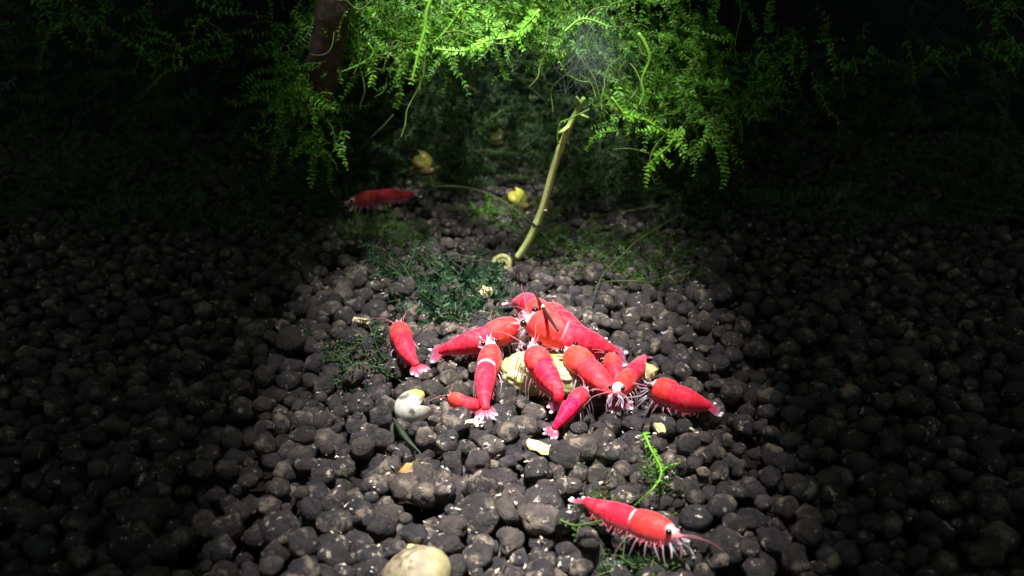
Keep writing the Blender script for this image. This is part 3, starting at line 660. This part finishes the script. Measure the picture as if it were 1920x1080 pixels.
# ------------------------------------------------------------------ shrimps
RED, ORG_, PALE, WHT, VIO = (.86, .024, .062), (.90, .062, .040), (.86, .42, .48), (.95, .88, .86), (.78, .62, .84)
PS = [0, .03, .07, .11, .17, .28, .38, .45, .56, .66, .76, .85, .93, 1]
PW = [.03, .13, .34, .58, .84, 1.0, .97, .82, .88, .82, .68, .54, .40, .30]
def shrimp(pts, wpx, label, hue=0, dark=1.0, saddle=0, head=1, z=None, seed=0, ant=None, fan=1, feed=4, roll=0, legs=1, tall=1.12, dots=0):
    """pts: (px, py, height) from the rostrum to the end of the tail"""
    rs = random.Random(seed); W3 = []
    for a, b, h in pts: W3.append(P(a, b, h))
    NR, NS = 64, 20; sp = spline(W3, NR); mid = sp[NR // 3]
    r0 = wpx * .465 * (mid - CAMP).dot(FWD) / FPX
    base = V(mid.x, mid.y, floor_z(mid.x, mid.y))
    t = thing('shrimp', base, label, 'shrimp', 'red shrimps')
    fr = []
    for i in range(NR):
        T = (sp[min(NR-1, i+1)] - sp[max(0, i-1)]).normalized(); S = T.cross(V(0, 0, 1)).normalized(); U = S.cross(T).normalized()
        if roll: q = Quaternion(T, roll); S, U = q @ S, q @ U
        fr.append((T, S, U))
    segs = [.44, .52, .60, .68, .76, .86, 1.01]
    mb = MB(); rings = []
    for i in range(NR):
        s = i / (NR - 1); T, S, U = fr[i]; w_ = interp(s, PS, PW) * r0
        step = 0; sg = 0
        for k in range(6):
            if segs[k] <= s < segs[k+1]: f = (s - segs[k]) / (segs[k+1] - segs[k]); step = .05 * (f - .35); sg = k + 1
        if s < .44 and s > .36: step = .05 * (s - .36) / .08
        ring = []
        for j in range(NS):
            a = 2 * PI * j / NS; ca, sa = math.cos(a), math.sin(a)        # sa up
            hh = tall * (1.0 if sa > 0 else (.92 if s < .46 else 1.08))
            k = 1 + step + .02 * noise.noise(V(s * 20, ca * 2, sa * 2 + seed))
            p = sp[i] + S * ca * w_ * k + U * sa * w_ * hh * k
            if s < .12: p += U * .25 * r0 * (1 - s / .12) ** 2
            g = noise.noise(V(s * 7 + seed * 3, ca * 1.5, sa * 1.5))
            col = mixc(RED, ORG_, (1 - smooth(.36, .48, s)) * .75 + hue)
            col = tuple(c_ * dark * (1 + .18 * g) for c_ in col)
            col = mixc(col, (.34, .008, .02), smooth(.25, .6, noise.noise(V(s * 30, ca * 4.5, sa * 4.5 + seed))) * .4)
            if sg: 
                f = (s - segs[sg-1]) / (segs[sg] - segs[sg-1]); col = mixc(col, PALE, .12 * smooth(.86, .98, f))
            col = mixc(col, PALE, smooth(.0, .85, -sa) * .8)
            col = mixc(col, PALE, (1 - smooth(.07, .13, s)) * .7)
            if head: col = mixc(col, WHT, smooth(.06, .08, s) * (1 - smooth(.11, .145, s)) * smooth(.35, .7, sa + .6 * g) * head)
            if saddle: col = mixc(col, WHT, smooth(.428, .437, s) * (1 - smooth(.446, .458, s)) * smooth(.25, .6, sa + .3 * g) * saddle)
            ring.append(mb.vert(p, tuple(max(0, min(1, c_)) for c_ in col)))
        rings.append(ring)
    for i in range(NR - 1):
        for j in range(NS): mb.face((rings[i][j], rings[i][(j+1) % NS], rings[i+1][(j+1) % NS], rings[i+1][j]))
    mb.face(tuple(reversed(rings[0]))); mb.face(tuple(rings[-1]))
    bo = mb.build('body', M['body'], t)
    def at(s, c_, u_):
        i = min(NR - 1, int(s * (NR - 1))); T, S, U = fr[i]; w_ = interp(s, PS, PW) * r0
        return sp[i] + S * c_ * w_ + U * u_ * w_, T, S, U
    # eyes on short stalks
    for sg in (-1, 1):
        p, T, S, U = at(.105, sg * .62, .42); e = p + S * sg * r0 * .26 + U * r0 * .16 - T * r0 * .05
        mb = MB(); mb.tube([p - S * sg * .1 * r0, e], [r0 * .13, r0 * .15], 8, PALE); es = mb.build('eye_stalk', M['body'], t)
        mb = MB(); mb.ball(e, r0 * .21); mb.build('eye', M['eye'], es)
    # tail fan
    p0, T, S, U = at(.985, 0, 0); mb = MB(); tips = []; rc = tuple(c_ * dark for c_ in RED); tip = (.72, .45, .62) if fan else PALE
    for ang in (-46, -24, 0, 24, 46):
        an = math.radians(ang); d = (T * math.cos(an) + S * math.sin(an) - U * .12).normalized(); ln = r0 * (1.25 if ang else 1.0) * rs.uniform(.85, 1.05) * (1.05 if abs(ang) < 40 else 1)
        if ang and rs.random() < .9: tips.append(p0 + d * ln * .93 + U * r0 * .06)
        mb.blade(p0 - T * r0 * .1 + S * math.sin(an) * r0 * .15 + U * (.04 * r0 if ang == 0 else 0), p0 + d * ln, d.cross(U).normalized(), r0 * (.30 if ang else .20), rc, mixc(rc, (.50, .20, .40), .6), tip, U, 8, .01)
    tf = mb.build('tail_fan', M['fan'], t)
    if fan:
        for q in tips: mb = MB(); mb.ball(q, r0 * .15, WHT, 8, 6, (1, 1, .8)); mb.build('tail_tip', M['tip'], tf)
    # walking legs
    if legs:
        for k in range(5):
            for sg in (-1, 1):
                p, T, S, U = at(.17 + .055 * k, sg * .45, -.75); rl = rs.uniform(.8, 1.15)
                kn = p + S * sg * r0 * .48 * rl - T * r0 * (.7 - .35 * k) * .6 + U * r0 * .02
                ft = p + S * sg * r0 * .72 * rl - T * r0 * (1.25 - .55 * k + rs.gauss(0, .3)) * .8; ft.z = max(floor_z(ft.x, ft.y), p.z - r0 * 2.4)
                kn2 = kn.lerp(ft, .55) + S * sg * r0 * .12 + V(0, 0, r0 * .12)
                cL = mixc(PALE, VIO, rs.uniform(0, .7)); mb = MB(); mb.tube(spline([p, kn, kn2, ft], 14), [r0 * lerp(.07, .025, i / 13) for i in range(14)], 6, [mixc(cL, WHT, .35 * abs(math.sin(i * .45))) for i in range(14)])
                mb.build('leg', M['limb'], t)
        # feeding limbs in front of the mouth
        for k in range(feed):
            sg = -1 if k % 2 else 1; p, T, S, U = at(.12, sg * .35, -.6)
            q1 = p - T * r0 * rs.uniform(.3, .9) + S * sg * r0 * rs.uniform(.1, .6) - U * r0 * .25; q2 = q1 - T * r0 * rs.uniform(.1, .7) - U * r0 * .5 - S * sg * r0 * rs.uniform(-.2, .4)
            mb = MB(); mb.tube(spline([p, q1, q2], 9), [r0 * lerp(.10, .05, i / 8) for i in range(9)], 6, mixc(VIO, WHT, .45)); mb.build('feeding_limb', M['limb'], t)
    # swimmerets under the abdomen
    for k in range(5):
        for sg in (-1, 1):
            p, T, S, U = at(.49 + .075 * k, sg * .55, -.75); ln = r0 * (.85 - .1 * k) * rs.uniform(.6, 1.1)
            mb = MB(); mb.blade(p, p - U * ln * .8 + T * ln * .45 + S * sg * ln * .35, T.cross(U).cross(T).normalized() if False else (T * .8 + U * .3).normalized(), r0 * .19, tuple(c_ * dark for c_ in RED), PALE, VIO, S * sg, 5, .008); mb.build('swimmeret', M['fan'], t)
    mb = MB()
    for k in range(90):
        s_ = rs.uniform(.14, .86); sg = rs.choice((-1, 1)); p, T, S, U = at(s_, sg * .82, -.5); ln = r0 * rs.uniform(.25, .6)
        d = (-U * .8 + S * sg * rs.uniform(-.1, .7) + T * rs.gauss(.1, .5)).normalized()
        mb.tube([p, p + d * ln * .5, p + d * ln + T * r0 * rs.gauss(0, .1)], [.011, .009, .004], 3, mixc(PALE, RED, rs.uniform(0, .8)), cap=False)
    mb.build('fringe_hairs', M['limb'], t)['kind'] = 'stuff'
    # antennal scales and antennae
    for sg in (-1, 1):
        p, T, S, U = at(.085, sg * .5, -.05)
        mb = MB(); mb.blade(p, p - T * r0 * .95 + S * sg * r0 * .32 - U * r0 * .12, (S + U * .3).normalized(), r0 * .17, PALE, VIO, WHT, U, 6, .008); mb.build('antennal_scale', M['limb'], t)
        for kk, ln in ((0, 3.4), (1, 1.7)):
            q = [p]
            d = (-T * 1.0 + S * sg * rs.uniform(.35, .9) + V(0, 0, .25 if kk == 0 else .5)).normalized()
            for m_ in range(5):
                q.append(q[-1] + d * r0 * ln * .2 * rs.uniform(.8, 1.2)); d = (d + S * sg * rs.uniform(-.1, .28) + V(0, 0, -.2) + V(rs.gauss(0, .12), rs.gauss(0, .12), 0)).normalized()
            for u in q: u.z = max(u.z, floor_z(u.x, u.y) + .02)
            mb = MB(); mb.tube(spline(q, 18), [lerp(.010, .004, i / 17) for i in range(18)], 4, (.80, .30, .36)); mb.build('antenna', M['limb'], t)
    if ant:
        for line in ant:
            mb = MB(); mb.tube(spline([at(.08, 0, 0)[0]] + [P(a, b, h) for a, b, h in line], 22), [lerp(.014, .007, i / 21) for i in range(22)], 4, (.72, .60, .64)); mb.build('antenna', M['limb'], t)
    return t

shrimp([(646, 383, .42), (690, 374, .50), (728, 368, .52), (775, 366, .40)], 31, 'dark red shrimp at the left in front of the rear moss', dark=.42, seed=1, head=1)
shrimp([(744, 603, .52), (752, 630, .40), (764, 662, .28), (781, 686, .16)], 45, 'lone red shrimp left of the group with its tail to the viewer', seed=2, head=.8, roll=.15)
shrimp([(912, 630, .66), (920, 662, .46), (910, 705, .34), (908, 745, .24), (911, 768, .15)], 48, 'upright red shrimp with a white arc across its back', seed=3, saddle=1, roll=.05)
shrimp([(838, 743, .16), (865, 754, .16), (890, 760, .12), (915, 762, .05)], 30, 'small orange red shrimp lying across under the upright one', seed=4, hue=.25, fan=0, head=1, legs=1)
shrimp([(984, 606, .60), (945, 620, .56), (902, 637, .44), (862, 648, .34), (826, 658, .2)], 54, 'long red shrimp stretching out from the group to the left', seed=5, head=.6, roll=-.5, feed=16)
shrimp([(1046, 616, .60), (1012, 588, .66), (988, 570, .60), (966, 567, .40)], 52, 'red shrimp at the very back of the group with white tail tips', seed=6, head=.2)
shrimp([(1020, 578, .44), (1052, 598, .52), (1085, 622, .46), (1122, 640, .30)], 46, 'dark crimson shrimp behind the large reclining one', seed=7, dark=.78, head=.7, roll=.4)
shrimp([(980, 596, .82), (1020, 614, .74), (1068, 634, .60), (1114, 648, .44), (1154, 662, .26)], 68, 'largest red shrimp reclining across the top of the group', seed=8, head=1, roll=.45, saddle=.3, feed=16)
shrimp([(992, 644, .84), (1008, 676, .66), (1028, 708, .5), (1046, 736, .36), (1046, 752, .24)], 54, 'red shrimp lying over the food with its head in the middle of the group', seed=9, head=.35, roll=.1, hue=-.1, feed=9)
shrimp([(1102, 728, .34), (1078, 754, .27), (1056, 782, .17), (1038, 804, .06)], 38, 'deep pink red shrimp lying with its tail lowest in the group', seed=10, head=.8, hue=-.5, roll=-.3)
shrimp([(1060, 654, .52), (1090, 680, .46), (1118, 706, .36), (1142, 730, .26), (1156, 748, .16)], 58, 'broad orange red shrimp feeding at the right of the food', seed=11, head=.8, hue=.3, roll=.25, feed=14, tall=.95)
shrimp([(1142, 664, .50), (1150, 688, .44), (1158, 712, .34), (1160, 738, .2)], 36, 'slim pale pink shrimp wedged between the two right hand feeders', seed=12, head=1, hue=.2)
shrimp([(1150, 742, .38), (1176, 712, .30), (1194, 692, .26), (1208, 670, .16)], 42, 'red shrimp with a white collar beside the pale yellow lump', seed=13, head=1, roll=-.1, fan=0, feed=9)
shrimp([(1214, 722, .34), (1250, 736, .30), (1285, 750, .26), (1330, 762, .15)], 54, 'red shrimp facing left at the right edge', seed=14, head=1, ant=[[(1200, 742, .35), (1165, 746, .3)]], roll=.1)
shrimp([(1282, 1012, .40), (1236, 996, .34), (1180, 976, .30), (1132, 958, .24), (1098, 940, .18)], 60, 'front red shrimp with a white saddle at the lower right', seed=15, saddle=.9, head=1, roll=.25)
